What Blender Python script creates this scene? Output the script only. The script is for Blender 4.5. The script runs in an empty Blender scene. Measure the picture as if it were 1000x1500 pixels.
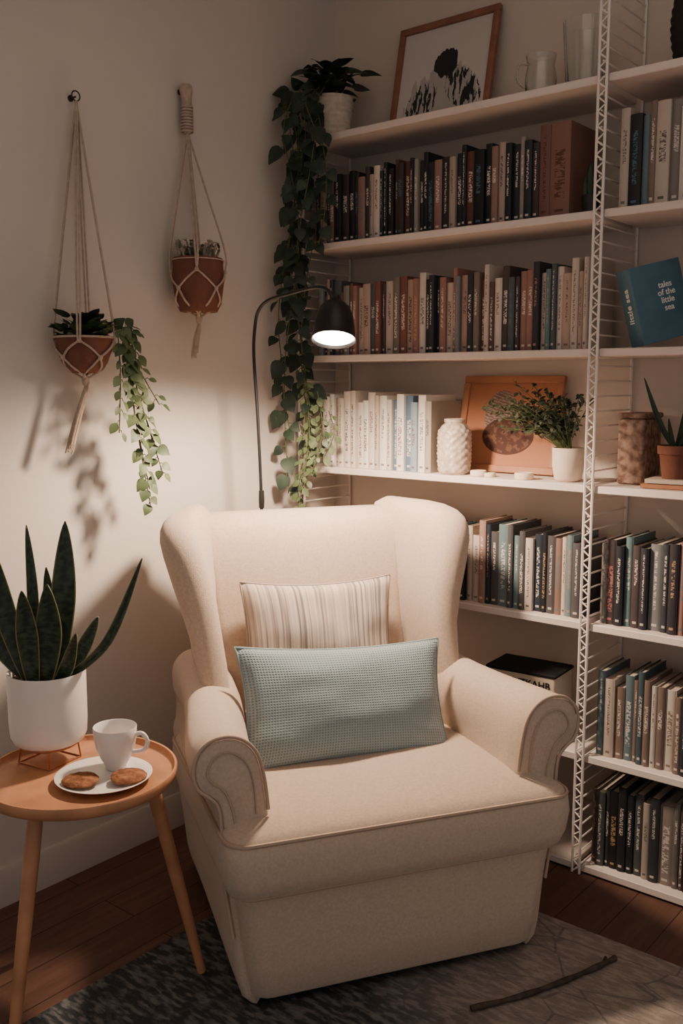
import bpy, math, random
from mathutils import Vector, Matrix, Euler, noise
random.seed(7)
SC=bpy.context.scene
COL=SC.collection
V=Vector
def srgb(h):
    h=h.lstrip('#'); o=[]
    for i in (0,2,4):
        c=int(h[i:i+2],16)/255
        o.append(c/12.92 if c<=.04045 else ((c+.055)/1.055)**2.4)
    return (o[0],o[1],o[2],1)
# ---------------------------------------------------------------- materials
def mk(name,col,rough=.8,metal=0,var=0,vscale=6,bump=0,bscale=150,spec=.3,sheen=0,trans=0,emit=None,estr=0,col2=None,detail=3):
    m=bpy.data.materials.new(name); m.use_nodes=True
    nt=m.node_tree; N=nt.nodes; L=nt.links; b=N['Principled BSDF']
    c=srgb(col) if isinstance(col,str) else col
    b.inputs['Base Color'].default_value=c
    b.inputs['Roughness'].default_value=rough; b.inputs['Metallic'].default_value=metal
    b.inputs['Specular IOR Level'].default_value=spec
    if sheen: b.inputs['Sheen Weight'].default_value=sheen; b.inputs['Sheen Roughness'].default_value=.5
    if trans: b.inputs['Transmission Weight'].default_value=trans
    if emit: b.inputs['Emission Color'].default_value=srgb(emit); b.inputs['Emission Strength'].default_value=estr
    tc=N.new('ShaderNodeTexCoord')
    if var or col2:
        n=N.new('ShaderNodeTexNoise'); n.inputs['Scale'].default_value=vscale; n.inputs['Detail'].default_value=detail
        L.new(tc.outputs['Object'],n.inputs['Vector'])
        mx=N.new('ShaderNodeMix'); mx.data_type='RGBA'
        if col2: A=c; B=srgb(col2)
        else:
            A=tuple(x*(1-var) for x in c[:3])+(1,); B=tuple(min(1,x*(1+var)) for x in c[:3])+(1,)
        mx.inputs[6].default_value=A; mx.inputs[7].default_value=B
        r=N.new('ShaderNodeMapRange'); r.inputs[1].default_value=.35; r.inputs[2].default_value=.65
        L.new(n.outputs['Fac'],r.inputs[0]); L.new(r.outputs[0],mx.inputs[0]); L.new(mx.outputs[2],b.inputs['Base Color'])
    if bump:
        n2=N.new('ShaderNodeTexNoise'); n2.inputs['Scale'].default_value=bscale; n2.inputs['Detail'].default_value=3
        L.new(tc.outputs['Object'],n2.inputs['Vector'])
        bp=N.new('ShaderNodeBump'); bp.inputs['Strength'].default_value=bump; bp.inputs['Distance'].default_value=.003
        L.new(n2.outputs['Fac'],bp.inputs['Height']); L.new(bp.outputs['Normal'],b.inputs['Normal'])
    return m
def nodes(m): return m.node_tree.nodes,m.node_tree.links,m.node_tree.nodes['Principled BSDF']

M_wall=mk('wall_paint','#cfc7c0',.9,var=.02,vscale=2,bump=.08,bscale=90)
M_wallb=mk('wall_paint_back','#d2c5ba',.9,var=.02,vscale=2,bump=.08,bscale=90)
M_ceil=mk('ceiling_paint','#d8d2ca',.95)
M_trim=mk('trim_paint','#c4bbb4',.55,bump=.03)
M_shelf=mk('shelf_white','#dccfc8',.5,var=.03,vscale=10)
M_wire=mk('wire_white','#e2d9d3',.45,spec=.4)
M_fab=mk('chair_fabric','#bfaa99',.95,var=.07,vscale=150,bump=.45,bscale=600,sheen=.25)
M_pipe=mk('chair_piping','#b39d8c',.95,bump=.2,bscale=600)
M_black=mk('black_metal','#1b1b1e',.4,spec=.5)
M_dark=mk('dark_wood_foot','#2a1a14',.5)
M_tablew=mk('table_wood','#b5815f',.42,var=.15,vscale=14,spec=.4)
M_white=mk('white_ceramic','#e2dcd8',.35,spec=.5)
M_copper=mk('copper_wire','#b57a5a',.35,metal=.8)
M_terra=mk('terracotta','#70483a',.85,var=.14,vscale=18,bump=.2)
M_soil=mk('soil','#2b1f18',.95,bump=.8,bscale=120)
M_rope=mk('cotton_rope','#b5a192',.95,var=.1,vscale=80,bump=.6,bscale=400)
M_leafd=mk('leaf_dark','#36473a',.5,col2='#1f2b24',vscale=14,spec=.35)
M_leafl=mk('leaf_light','#66744f',.5,col2='#3d5034',vscale=14,spec=.4)
M_stem=mk('stem_green','#59603f',.6)
M_frame=mk('frame_wood','#8f6450',.5,var=.15,vscale=20)
M_pages=mk('book_pages','#c0b3a5',.9,var=.1,vscale=200)
M_cream=mk('cream','#d8c6b4',.8,var=.04,vscale=30)
M_ink=mk('ink','#1c1a1c',.8)
M_glow=mk('lamp_diffuser','#ffffff',.5,emit='#fff0dc',estr=30)
M_cookie=mk('cookie','#a06c4a',.85,col2='#704530',vscale=60,bump=.9,bscale=120)
M_glass=mk('clear_glass','#f4f6f4',.06,trans=.95,spec=.5)
M_wt=mk('white_letters','#e6e2dc',.7)
M_blue=mk('blue_cover','#4c6c7c',.6,var=.08,vscale=20)

# book cover
M_book=bpy.data.materials.new('book_cover'); M_book.use_nodes=True
N,L,b=nodes(M_book)
def math_(op,a,bb=None,c=None):
    n=N.new('ShaderNodeMath'); n.operation=op
    for i,x in enumerate((a,bb,c)):
        if x is None: continue
        if isinstance(x,(int,float)): n.inputs[i].default_value=x
        else: L.new(x,n.inputs[i])
    return n.outputs[0]
ac=N.new('ShaderNodeAttribute'); ac.attribute_name='col'
at=N.new('ShaderNodeAttribute'); at.attribute_name='txt'
uv=N.new('ShaderNodeUVMap'); uv.uv_map='UVMap'
u2=N.new('ShaderNodeUVMap'); u2.uv_map='rnd'
s1=N.new('ShaderNodeSeparateXYZ'); L.new(uv.outputs[0],s1.inputs[0])
s2=N.new('ShaderNodeSeparateXYZ'); L.new(u2.outputs[0],s2.inputs[0])
cb=N.new('ShaderNodeCombineXYZ')
L.new(math_('MULTIPLY',s1.outputs[0],3),cb.inputs[0]); L.new(math_('MULTIPLY',s1.outputs[1],math_('MULTIPLY_ADD',s2.outputs[1],30,42)),cb.inputs[1]); L.new(math_('MULTIPLY',s2.outputs[0],60),cb.inputs[2])
nz=N.new('ShaderNodeTexNoise'); nz.inputs['Scale'].default_value=1.3; nz.inputs['Detail'].default_value=1
L.new(cb.outputs[0],nz.inputs['Vector'])
t=math_('GREATER_THAN',nz.outputs['Fac'],.5)
du=math_('ABSOLUTE',math_('SUBTRACT',s1.outputs[0],.5))
t=math_('MULTIPLY',t,math_('LESS_THAN',du,math_('MULTIPLY_ADD',s2.outputs[0],.18,.1)))
lo=math_('MULTIPLY_ADD',s2.outputs[1],.4,.14)
hi=math_('MULTIPLY_ADD',s2.outputs[0],-.25,.93)
t=math_('MULTIPLY',t,math_('GREATER_THAN',s1.outputs[1],lo)); t=math_('MULTIPLY',t,math_('LESS_THAN',s1.outputs[1],hi))
bd=math_('LESS_THAN',math_('ABSOLUTE',math_('SUBTRACT',s1.outputs[1],.065)),.014)
bd=math_('MULTIPLY',bd,math_('LESS_THAN',du,.22))
t=math_('MAXIMUM',t,bd)
mx=N.new('ShaderNodeMix'); mx.data_type='RGBA'
L.new(math_('MULTIPLY',t,.78),mx.inputs[0]); L.new(ac.outputs['Color'],mx.inputs[6]); L.new(at.outputs['Color'],mx.inputs[7]); L.new(mx.outputs[2],b.inputs['Base Color'])
b.inputs['Roughness'].default_value=.55; b.inputs['Specular IOR Level'].default_value=.3

# floor
M_floor=mk('wood_floor','#4a2a1c',.5,spec=.3)
N,L,b=nodes(M_floor)
tc=N.new('ShaderNodeTexCoord'); mp=N.new('ShaderNodeMapping'); mp.inputs['Rotation'].default_value=(0,0,math.radians(90))
L.new(tc.outputs['Object'],mp.inputs[0])
br=N.new('ShaderNodeTexBrick'); br.inputs['Scale'].default_value=1; br.inputs['Brick Width'].default_value=1.1; br.inputs['Row Height'].default_value=.12
br.inputs['Mortar Size'].default_value=.0015; br.inputs['Color1'].default_value=srgb('#6b4637'); br.inputs['Color2'].default_value=srgb('#5b3a2c'); br.inputs['Mortar'].default_value=srgb('#2a1913')
L.new(mp.outputs[0],br.inputs['Vector'])
mp2=N.new('ShaderNodeMapping'); mp2.inputs['Scale'].default_value=(40,3,1); L.new(tc.outputs['Object'],mp2.inputs[0])
nz=N.new('ShaderNodeTexNoise'); nz.inputs['Scale'].default_value=1.5; nz.inputs['Detail'].default_value=4; L.new(mp2.outputs[0],nz.inputs['Vector'])
mx=N.new('ShaderNodeMix'); mx.data_type='RGBA'; mx.blend_type='MULTIPLY'; mx.inputs[0].default_value=.6
L.new(br.outputs['Color'],mx.inputs[6]); L.new(nz.outputs['Fac'],mx.inputs[7])
hs=N.new('ShaderNodeHueSaturation'); hs.inputs['Value'].default_value=1.25; hs.inputs['Saturation'].default_value=.85
L.new(mx.outputs[2],hs.inputs['Color']); L.new(hs.outputs[0],b.inputs['Base Color'])

# rug  (local x = distance from the left wall)
M_rug=mk('rug_weave','#8a8683',.98,bump=.9,bscale=160)
N,L,b=nodes(M_rug)
tc=N.new('ShaderNodeTexCoord')
sp=N.new('ShaderNodeSeparateXYZ'); L.new(tc.outputs['Object'],sp.inputs[0])
n1=N.new('ShaderNodeTexNoise'); n1.inputs['Scale'].default_value=4; n1.inputs['Detail'].default_value=4; L.new(tc.outputs['Object'],n1.inputs['Vector'])
mpr=N.new('ShaderNodeMapping'); mpr.inputs['Scale'].default_value=(28,80,30); L.new(tc.outputs['Object'],mpr.inputs[0])
n2=N.new('ShaderNodeTexNoise'); n2.inputs['Scale'].default_value=1; n2.inputs['Detail'].default_value=3; L.new(mpr.outputs[0],n2.inputs['Vector'])
g=math_('ADD',math_('MULTIPLY_ADD',sp.outputs[1],.35,sp.outputs[0]),math_('MULTIPLY',math_('SUBTRACT',n1.outputs['Fac'],.5),.35))
mr=N.new('ShaderNodeMapRange'); mr.inputs[1].default_value=.60; mr.inputs[2].default_value=.86; L.new(g,mr.inputs[0])
fl=N.new('ShaderNodeMapRange'); fl.inputs[1].default_value=.45; fl.inputs[2].default_value=.62; L.new(n2.outputs['Fac'],fl.inputs[0])
dk=N.new('ShaderNodeMix'); dk.data_type='RGBA'; dk.inputs[6].default_value=srgb('#363b40'); dk.inputs[7].default_value=srgb('#6d6f72'); L.new(fl.outputs[0],dk.inputs[0])
lt=N.new('ShaderNodeMix'); lt.data_type='RGBA'; lt.inputs[6].default_value=srgb('#8d847e'); lt.inputs[7].default_value=srgb('#a59a92'); L.new(fl.outputs[0],lt.inputs[0])
mx=N.new('ShaderNodeMix'); mx.data_type='RGBA'; L.new(mr.outputs[0],mx.inputs[0]); L.new(dk.outputs[2],mx.inputs[6]); L.new(lt.outputs[2],mx.inputs[7])
vo=N.new('ShaderNodeTexVoronoi'); vo.feature='DISTANCE_TO_EDGE'; vo.inputs['Scale'].default_value=5; vo.inputs['Randomness'].default_value=1
mv=N.new('ShaderNodeMapping'); mv.inputs['Scale'].default_value=(1,2.4,1); mv.inputs['Rotation'].default_value=(0,0,.9); L.new(tc.outputs['Object'],mv.inputs[0]); L.new(mv.outputs[0],vo.inputs['Vector'])
ln=math_('MULTIPLY',math_('LESS_THAN',vo.outputs['Distance'],.014),.5)
mx2=N.new('ShaderNodeMix'); mx2.data_type='RGBA'; L.new(ln,mx2.inputs[0]); L.new(mx.outputs[2],mx2.inputs[6]); mx2.inputs[7].default_value=srgb('#555558')
L.new(mx2.outputs[2],b.inputs['Base Color'])

# teal waffle
M_teal=mk('teal_waffle_fabric','#7d9a9f',.95,sheen=.3)
N,L,b=nodes(M_teal)
uvn=N.new('ShaderNodeUVMap'); uvn.uv_map='UVMap'; sp=N.new('ShaderNodeSeparateXYZ'); L.new(uvn.outputs[0],sp.inputs[0])
sx=math_('SINE',math_('MULTIPLY',sp.outputs[0],480)); sy=math_('SINE',math_('MULTIPLY',sp.outputs[1],280))
w=math_('MAXIMUM',sx,sy)
mr=N.new('ShaderNodeMapRange'); mr.inputs[1].default_value=-1; mr.inputs[2].default_value=1; L.new(w,mr.inputs[0])
mx=N.new('ShaderNodeMix'); mx.data_type='RGBA'; L.new(mr.outputs[0],mx.inputs[0]); mx.inputs[6].default_value=srgb('#60767d'); mx.inputs[7].default_value=srgb('#94a4a8')
L.new(mx.outputs[2],b.inputs['Base Color'])
bp=N.new('ShaderNodeBump'); bp.inputs['Strength'].default_value=.5; bp.inputs['Distance'].default_value=.0015; L.new(w,bp.inputs['Height']); L.new(bp.outputs[0],b.inputs['Normal'])
# stripes
M_str=mk('striped_fabric','#b8a79b',.95,sheen=.3)
N,L,b=nodes(M_str)
uvn=N.new('ShaderNodeUVMap'); uvn.uv_map='UVMap'; mp=N.new('ShaderNodeMapping'); mp.inputs['Scale'].default_value=(1,.01,1); L.new(uvn.outputs[0],mp.inputs[0])
nz=N.new('ShaderNodeTexNoise'); nz.inputs['Scale'].default_value=60; nz.inputs['Detail'].default_value=2; L.new(mp.outputs[0],nz.inputs['Vector'])
cr=N.new('ShaderNodeValToRGB'); e=cr.color_ramp.elements; e[0].position=.36; e[0].color=srgb('#7d7371'); e[1].position=.62; e[1].color=srgb('#cabbae')
x=e.new(.47); x.color=srgb('#b4a498'); L.new(nz.outputs['Fac'],cr.inputs[0]); L.new(cr.outputs[0],b.inputs['Base Color'])
# snake plant leaf
M_snake=mk('snake_leaf','#2f4030',.4,spec=.4)
N,L,b=nodes(M_snake)
uvn=N.new('ShaderNodeUVMap'); uvn.uv_map='UVMap'; sp=N.new('ShaderNodeSeparateXYZ'); L.new(uvn.outputs[0],sp.inputs[0])
mp=N.new('ShaderNodeMapping'); mp.inputs['Scale'].default_value=(3,22,1); L.new(uvn.outputs[0],mp.inputs[0])
nz=N.new('ShaderNodeTexNoise'); nz.inputs['Scale'].default_value=1; nz.inputs['Detail'].default_value=3; L.new(mp.outputs[0],nz.inputs['Vector'])
cr=N.new('ShaderNodeValToRGB'); e=cr.color_ramp.elements; e[0].position=.4; e[0].color=srgb('#1f2a25'); e[1].position=.62; e[1].color=srgb('#3c4c3a'); L.new(nz.outputs['Fac'],cr.inputs[0])
ed=math_('GREATER_THAN',math_('ABSOLUTE',math_('SUBTRACT',sp.outputs[0],.5)),.40)
mx=N.new('ShaderNodeMix'); mx.data_type='RGBA'; L.new(ed,mx.inputs[0]); L.new(cr.outputs[0],mx.inputs[6]); mx.inputs[7].default_value=srgb('#77784f'); L.new(mx.outputs[2],b.inputs['Base Color'])

# ---------------------------------------------------------------- mesh builder
class MB:
    def __init__(s): s.v=[];s.f=[];s.m=[];s.uv=[];s.col=[];s.txt=[];s.rnd=[]
    def add(s,vs,fs,mi=0,uvs=None,col=None,txt=None,rnd=None,M=None):
        o=len(s.v)
        s.v+= [tuple(M@V(p)) if M else tuple(p) for p in vs]
        for i,f in enumerate(fs):
            s.f.append([o+k for k in f]); s.m.append(mi)
            s.uv.append(uvs[i] if uvs else None); s.col.append(col); s.txt.append(txt); s.rnd.append(rnd)
    def obj(s,name,mats,parent=None,sharp=40,M=None,sub=0):
        me=bpy.data.meshes.new(name); me.from_pydata(s.v,[],s.f); 
        for m in mats: me.materials.append(m)
        me.polygons.foreach_set('material_index',s.m)
        if any(u is not None for u in s.uv):
            l=me.uv_layers.new(name='UVMap'); l2=me.uv_layers.new(name='rnd'); d=[];d2=[]
            for f,u,r in zip(s.f,s.uv,s.rnd):
                for k in range(len(f)):
                    d+= list(u[k]) if u is not None else [-1,-1]
                    d2+= list(r) if r else [0,0]
            l.data.foreach_set('uv',d); l2.data.foreach_set('uv',d2)
        if any(c is not None for c in s.col):
            for nm,src in (('col',s.col),('txt',s.txt)):
                a=me.color_attributes.new(name=nm,type='FLOAT_COLOR',domain='CORNER'); d=[]
                for f,c in zip(s.f,src):
                    c=c or (.5,.5,.5,1)
                    d+=list(c)*len(f)
                a.data.foreach_set('color',d)
        me.validate(); me.update()
        me.shade_smooth(); me.set_sharp_from_angle(angle=math.radians(sharp))
        ob=bpy.data.objects.new(name,me); COL.objects.link(ob)
        if M is not None: ob.matrix_world=M
        if parent: ob.parent=parent
        return ob
def fixn(ob):
    import bmesh
    bm=bmesh.new(); bm.from_mesh(ob.data); bmesh.ops.recalc_face_normals(bm,faces=bm.faces); bm.to_mesh(ob.data); bm.free()
def empty(name,loc=(0,0,0),rz=0):
    e=bpy.data.objects.new(name,None); e.location=loc; e.rotation_euler=(0,0,rz); COL.objects.link(e); return e
def box(mb,c,s,mi=0,M=None,R=None,**k):
    x,y,z=[a/2 for a in s]; c=V(c)
    P=[V(p) for p in ((-x,-y,-z),(x,-y,-z),(x,y,-z),(-x,y,-z),(-x,-y,z),(x,-y,z),(x,y,z),(-x,y,z))]
    if R: P=[R@p for p in P]
    mb.add([p+c for p in P],[(0,3,2,1),(4,5,6,7),(0,1,5,4),(1,2,6,5),(2,3,7,6),(3,0,4,7)],mi,M=M,**k)
def bbox(mb,c,s,bv=.003,mi=0,M=None,R=None):
    x,y,z=[a/2 for a in s]; rings=[]
    for dz,ins in ((-z,bv),(-z+bv,0),(z-bv,0),(z,bv)):
        rings.append([V(p)for p in rrect(x-ins,-y+ins,y-ins,bv*1.5,dz,3)])
    if R: rings=[[R@p for p in r] for r in rings]
    rings=[[p+V(c) for p in r] for r in rings]
    loft(mb,rings,mi,M=M)
def rrect(hx,y0,y1,r,z,n=6,cx=0):
    pts=[]; r=min(r,hx*.99,(y1-y0)/2*.99)
    for (x,y,a0) in ((hx-r,y0+r,-90),(hx-r,y1-r,0),(-hx+r,y1-r,90),(-hx+r,y0+r,180)):
        for i in range(n+1):
            a=math.radians(a0+90*i/n); pts.append((cx+x+r*math.cos(a),y+r*math.sin(a),z))
    return pts
def loft(mb,rings,mi=0,cap=(True,True),closed=True,M=None,uv=False):
    n=len(rings[0]); vs=[p for r in rings for p in r]; fs=[];us=[]
    for i in range(len(rings)-1):
        for j in range(n if closed else n-1):
            k=(j+1)%n; fs.append((i*n+j,i*n+k,(i+1)*n+k,(i+1)*n+j))
            if uv:
                a,b_=i/(len(rings)-1),(i+1)/(len(rings)-1); u0,u1=j/(n-1 if not closed else n),(j+1)/(n-1 if not closed else n)
                us.append(((u0,a),(u1,a),(u1,b_),(u0,b_)))
    if cap[0] and closed: fs.append(tuple(range(n))[::-1]); us.append(((0,0),)*n)
    if cap[1] and closed: fs.append(tuple((len(rings)-1)*n+j for j in range(n))); us.append(((0,0),)*n)
    mb.add(vs,fs,mi,uvs=us if uv else None,M=M)
def spl(P,n,closed=False):
    P=[V(p) for p in P]; m=len(P); out=[]; segs=m if closed else m-1
    for s in range(n if closed else n+1):
        t=s/n*segs; i=min(int(t),segs-1); u=t-i
        g=(lambda k:P[k%m]) if closed else (lambda k:P[max(0,min(m-1,k))])
        a,b_,c,d=g(i-1),g(i),g(i+1),g(i+2)
        out.append(.5*((2*b_)+(-a+c)*u+(2*a-5*b_+4*c-d)*u*u+(-a+3*b_-3*c+d)*u*u*u))
    return out
def tube(mb,path,r,n=8,mi=0,closed=False,M=None):
    P=[V(p) for p in path]; m=len(P)
    if not hasattr(r,'__len__'): r=[r]*m
    rings=[]; up=None
    for i,p in enumerate(P):
        if closed: t=P[(i+1)%m]-P[i-1]
        else: t=P[min(i+1,m-1)]-P[max(i-1,0)]
        if t.length<1e-9: t=V((0,0,1))
        t.normalize()
        if up is None:
            up=V((0,0,1)) if abs(t.z)<.9 else V((1,0,0))
        s=t.cross(up); 
        if s.length<1e-6: s=t.orthogonal()
        s.normalize(); up=s.cross(t)
        rings.append([p+(s*math.cos(2*math.pi*k/n)+up*math.sin(2*math.pi*k/n))*r[i] for k in range(n)])
    if closed: rings.append(rings[0])
    loft(mb,rings,mi,cap=(not closed,not closed),M=M)
def lathe(mb,prof,c=(0,0,0),n=32,mi=0,M=None,cap=(True,True),wob=0,rib=0,nrib=0):
    rings=[]
    for r,z in prof:
        rings.append([(c[0]+r*(1+rib*math.cos(nrib*2*math.pi*k/n))*math.cos(2*math.pi*k/n),c[1]+r*(1+rib*math.cos(nrib*2*math.pi*k/n))*math.sin(2*math.pi*k/n),c[2]+z) for k in range(n)])
    loft(mb,rings,mi,cap=cap,M=M)
def sph(mb,c,r,n=10,mi=0,sc=(1,1,1)):
    prof=[(max(1e-4,r*math.sin(math.pi*i/n)),-r*math.cos(math.pi*i/n)) for i in range(n+1)]
    Mx=Matrix.Translation(c)@Matrix.Diagonal((*sc,1)); lathe(mb,prof,n=n+4,mi=mi,M=Mx)
HEART=[(-.10,.0),(-.13,.22),(0,.42),(.18,.5),(.4,.46),(.62,.33),(.82,.16),(1,0)]
OVAL=[(0,0),(.1,.16),(.3,.3),(.5,.34),(.7,.28),(.88,.14),(1,0)]
def leaf(mb,p,d,up,L,mi=0,T=HEART,wid=1,droop=.25,fold=.12):
    d=V(d).normalized(); s=d.cross(V(up)); 
    if s.length<1e-4: s=d.orthogonal()
    s.normalize(); n=s.cross(d).normalized(); p=V(p); vs=[];fs=[]
    for t,w in T:
        tt=max(t,0); c=p+d*L*(t if t>0 else 0)-n*L*droop*tt*tt
        e=p+d*L*t-n*L*droop*tt*tt+n*L*fold*w
        w*=L*wid
        vs+=[e-s*w,c,e+s*w]
    for i in range(len(T)-1):
        a=i*3; fs+=[(a,a+1,a+4,a+3),(a+1,a+2,a+5,a+4)]
    mb.add(vs,fs,mi)
def rv(a=1): return V((random.uniform(-a,a),random.uniform(-a,a),random.uniform(-a,a)))
def vine(mb,pts,n,Lf,out,spacing=.03,mi=0,mist=1,T=HEART,r=.0016,ls=1,skip=0):
    path=spl(pts,n); tube(mb,path,r,5,mist)
    acc=0; side=1
    for i in range(1,len(path)):
        acc+=(path[i]-path[i-1]).length
        if acc>spacing*random.uniform(.6,1.4):
            acc=0; side=-side
            t=(path[i]-path[i-1]).normalized(); o=V(out)
            sd=t.cross(o); sd=sd.normalized() if sd.length>.01 else V((1,0,0))
            dd=(sd*side*random.uniform(.5,1.1)+t*random.uniform(.2,.8)+o*random.uniform(.1,.8)+rv(.3)+V((0,0,-.25))).normalized()
            q=path[i]+dd*Lf*.35
            tube(mb,[path[i],path[i]+dd*Lf*.2+V((0,0,.004)),q],r*.7,4,mist)
            leaf(mb,q,dd+V((0,0,-.35)),o+V((0,0,.7))+rv(.6),Lf*random.uniform(.55,1.15),mi,T=T,wid=ls)
def textmesh(mb,body,size,M,mi=0,ext=.0006):
    c=bpy.data.curves.new('t','FONT'); c.body=body; c.size=size; c.align_x='CENTER'; c.align_y='CENTER'; c.extrude=ext; c.resolution_u=3; c.space_line=.9; c.offset=size*.01
    o=bpy.data.objects.new('t',c); COL.objects.link(o); bpy.context.view_layer.update()
    me=o.to_mesh(); mb.add([v.co.copy() for v in me.vertices],[tuple(p.vertices) for p in me.polygons],mi,M=M)
    o.to_mesh_clear(); bpy.data.objects.remove(o); bpy.data.curves.remove(c)

# ---------------------------------------------------------------- room shell
CAM=V((2.12,-2.54,1.36)); K=1.035
WX=CAM.x-CAM.x*K; WY=CAM.y-CAM.y*K        # wall planes: x=WX (left), y=WY (back)
RX,RY,H=4.2,-4.2,2.80
def slab(name,lo,hi,mat):
    mb=MB(); box(mb,[(a+b_)/2 for a,b_ in zip(lo,hi)],[b_-a for a,b_ in zip(lo,hi)]); return mb.obj(name,[mat])
slab('floor',(WX-.1,RY,-.1),(RX,WY+.1,0),M_floor)
slab('ceiling',(WX-.1,RY,H),(RX,WY+.1,H+.1),M_ceil)
slab('wall_left',(WX-.1,RY,0),(WX,WY+.1,H),M_wall)
slab('wall_back',(WX,WY,0),(RX,WY+.1,H),M_wallb)
def baseboard(name,a,b_,nrm):
    mb=MB(); a=V(a); b_=V(b_); n=V(nrm)
    prof=[(0,0),(.018,0),(.018,.075),(.014,.085),(.014,.092),(.008,.102),(0,.104)]
    rings=[[p+n*x+V((0,0,z)) for x,z in prof] for p in (a,b_)]
    loft(mb,rings); o=mb.obj(name,[M_trim]); fixn(o); return o
baseboard('baseboard_left',(WX,RY,0),(WX,WY,0),(1,0,0))
baseboard('baseboard_back',(WX+.018,WY,0),(RX,WY,0),(0,-1,0))
mb=MB(); ox,oy=.40+1.25,-.43-2.6
loft(mb,[[(x+ox,y+oy,z) for x,y,z in rr] for rr in (rrect(1.25,0,2.6,.02,.0005,4),rrect(1.25,0,2.6,.02,.0075,4),rrect(1.246,.004,2.596,.018,.0105,4))])
rug=mb.obj('area_rug',[M_rug])
FIXED=set(o.name for o in SC.objects)

# ---------------------------------------------------------------- shelving unit
SX=[.07,1.057,2.044]; SYF=-.245; SYB=-.012
SZ=[.0615,.37,.729,1.092,1.44,1.78,2.10]
unit=empty('shelving_unit')
mb=MB()
for i in range(2):
    for z in SZ:
        bbox(mb,((SX[i]+SX[i+1])/2,(SYF+SYB)/2,z),(SX[i+1]-SX[i]-.024,.232,.02),.002)
mb.obj('shelf_boards',[M_shelf],parent=unit,sharp=30)
for i,x in enumerate(SX):
    top=2.13 if i==0 else 2.68
    mb=MB()
    for dx in (-.0105,.0105):
        tube(mb,[(x+dx,SYF-.006,.047),(x+dx,SYF-.006,top)],.0036,6)
    z=.05
    while z<top-.03:
        tube(mb,[(x-.0105,SYF-.006,z),(x+.0105,SYF-.006,z+.017),(x-.0105,SYF-.006,z+.034)],.0026,5); z+=.034
    tube(mb,[(x,SYB+.004,.047),(x,SYB+.004,top)],.0045,6)
    z=.06
    while z<top:
        tube(mb,[(x,SYF-.006,z),(x,SYB+.004,z)],.0024,5); z+=.0385
    mb.obj('side_panel_%d'%(i+1),[M_wire],parent=unit)

# ---------------------------------------------------------------- books
def book(mb,M,t,h,dp,col,txt):
    rn=(random.random(),random.random()); kw=dict(col=col,txt=txt,rnd=rn)
    b_=.002
    box(mb,(b_/2,dp/2+.002,h/2),(b_,dp,h),0,M=M,**kw); box(mb,(t-b_/2,dp/2+.002,h/2),(b_,dp,h),0,M=M,**kw)
    pr=[(0,.003),(t*.12,.0005),(t*.35,-.001),(t*.65,-.001),(t*.88,.0005),(t,.003)]
    vs=[(x,y,0) for x,y in pr]+[(x,y,h) for x,y in pr]; n=len(pr)
    fs=[(i,i+1,n+i+1,n+i) for i in range(n-1)]
    us=[((pr[i][0]/t,0),(pr[i+1][0]/t,0),(pr[i+1][0]/t,1),(pr[i][0]/t,1)) for i in range(n-1)]
    fs.append(tuple(range(n,2*n))); us.append(((-1,-1),)*n)
    mb.add(vs,fs,0,uvs=us,M=M,**kw)
    box(mb,(t/2,dp/2+.001,h/2),(t-2*b_,dp-.004,h-.007),1,M=M,**kw)
PAL={
'dark':['#1f1f22','#26272b','#c2b7ae','#2e2c2e','#8a6c64','#6d6966','#cabfb6','#20242b','#a39388','#3a3535','#8c8580','#5c3a34','#1c1c20','#26262a','#2a2e35'],
'pink':['#a4877c','#b9a99e','#754d43','#c0b2a7','#8f6c62','#756a62','#34323a','#5f757a','#b2a59a','#936d63','#4f5458','#c9bdb3','#5f4840','#ab9488','#7d7a78','#3a3c42','#777a7c','#493f41','#2a2c33'],
'white':['#d2cac0','#d7d0c7','#c4bbb0','#d6cfc6','#8292a0','#cbc1b6','#b4a89b','#d9d3cb','#5c7086','#978d83'],
'mid':['#b4a79b','#7c7875','#2c333e','#3f5660','#987a70','#c2b7ad','#a2958a','#504e50','#cbc2b8','#7e665d','#242529','#687b80'],
'grey':['#7a7572','#2c333e','#b4a89d','#45535b','#9a8e86','#2a2a2e','#796860','#5f7178','#c4bbb1','#3a3d42'],
'low':['#2a2a2e','#37393d','#6a6460','#262930','#877d76','#4b4d50','#222226','#564a47','#a69a91']}
def lum(c): return .2*c[0]+.7*c[1]+.1*c[2]
def book_row(name,x0,x1,z,pal,seed,h0=.2,h1=.245,tm=(.011,.026),yf=-.215,end=None):
    random.seed(seed); mb=MB(); x=x0; last=None
    while x<x1:
        t=random.uniform(*tm); 
        if random.random()<.15: t*=1.4
        if x+t>x1: break
        c=random.choice(PAL[pal])
        while c==last: c=random.choice(PAL[pal])
        last=c; col=srgb(c); txt=srgb('#d6ccc2') if lum(col)<.25 else srgb(random.choice(['#2f2b2c','#454346','#6a4238']))
        if random.random()<.2: txt=srgb(random.choice(['#b9966f','#b87a70','#4a6f80']))if lum(col)<.2 else txt
        h=random.uniform(h0,h1); dp=random.uniform(.14,.165)
        if random.random()<.12: h-=.018
        book(mb,Matrix.Translation((x,yf+random.uniform(-.006,.01),z+.0105)),t,h,dp,col,txt)
        x+=t+random.uniform(.0004,.0015)
    if end:
        for (t,h,c) in end:
            book(mb,Matrix.Translation((x,yf,z+.0105)),t,h,.165,srgb(c),srgb('#4a2a1c')); x+=t+.001
    return mb.obj(name,[M_book,M_pages],sharp=35)
book_row('row_of_books',.095,.875,SZ[5],'dark',11,.19,.225,end=[(.03,.235,'#70504a'),(.055,.235,'#7d5c52')])
book_row('row_of_books',.11,1.035,SZ[4],'pink',5,.195,.235)
book_row('row_of_books',.13,.545,SZ[3],'white',23,.205,.24,(.012,.028))
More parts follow.
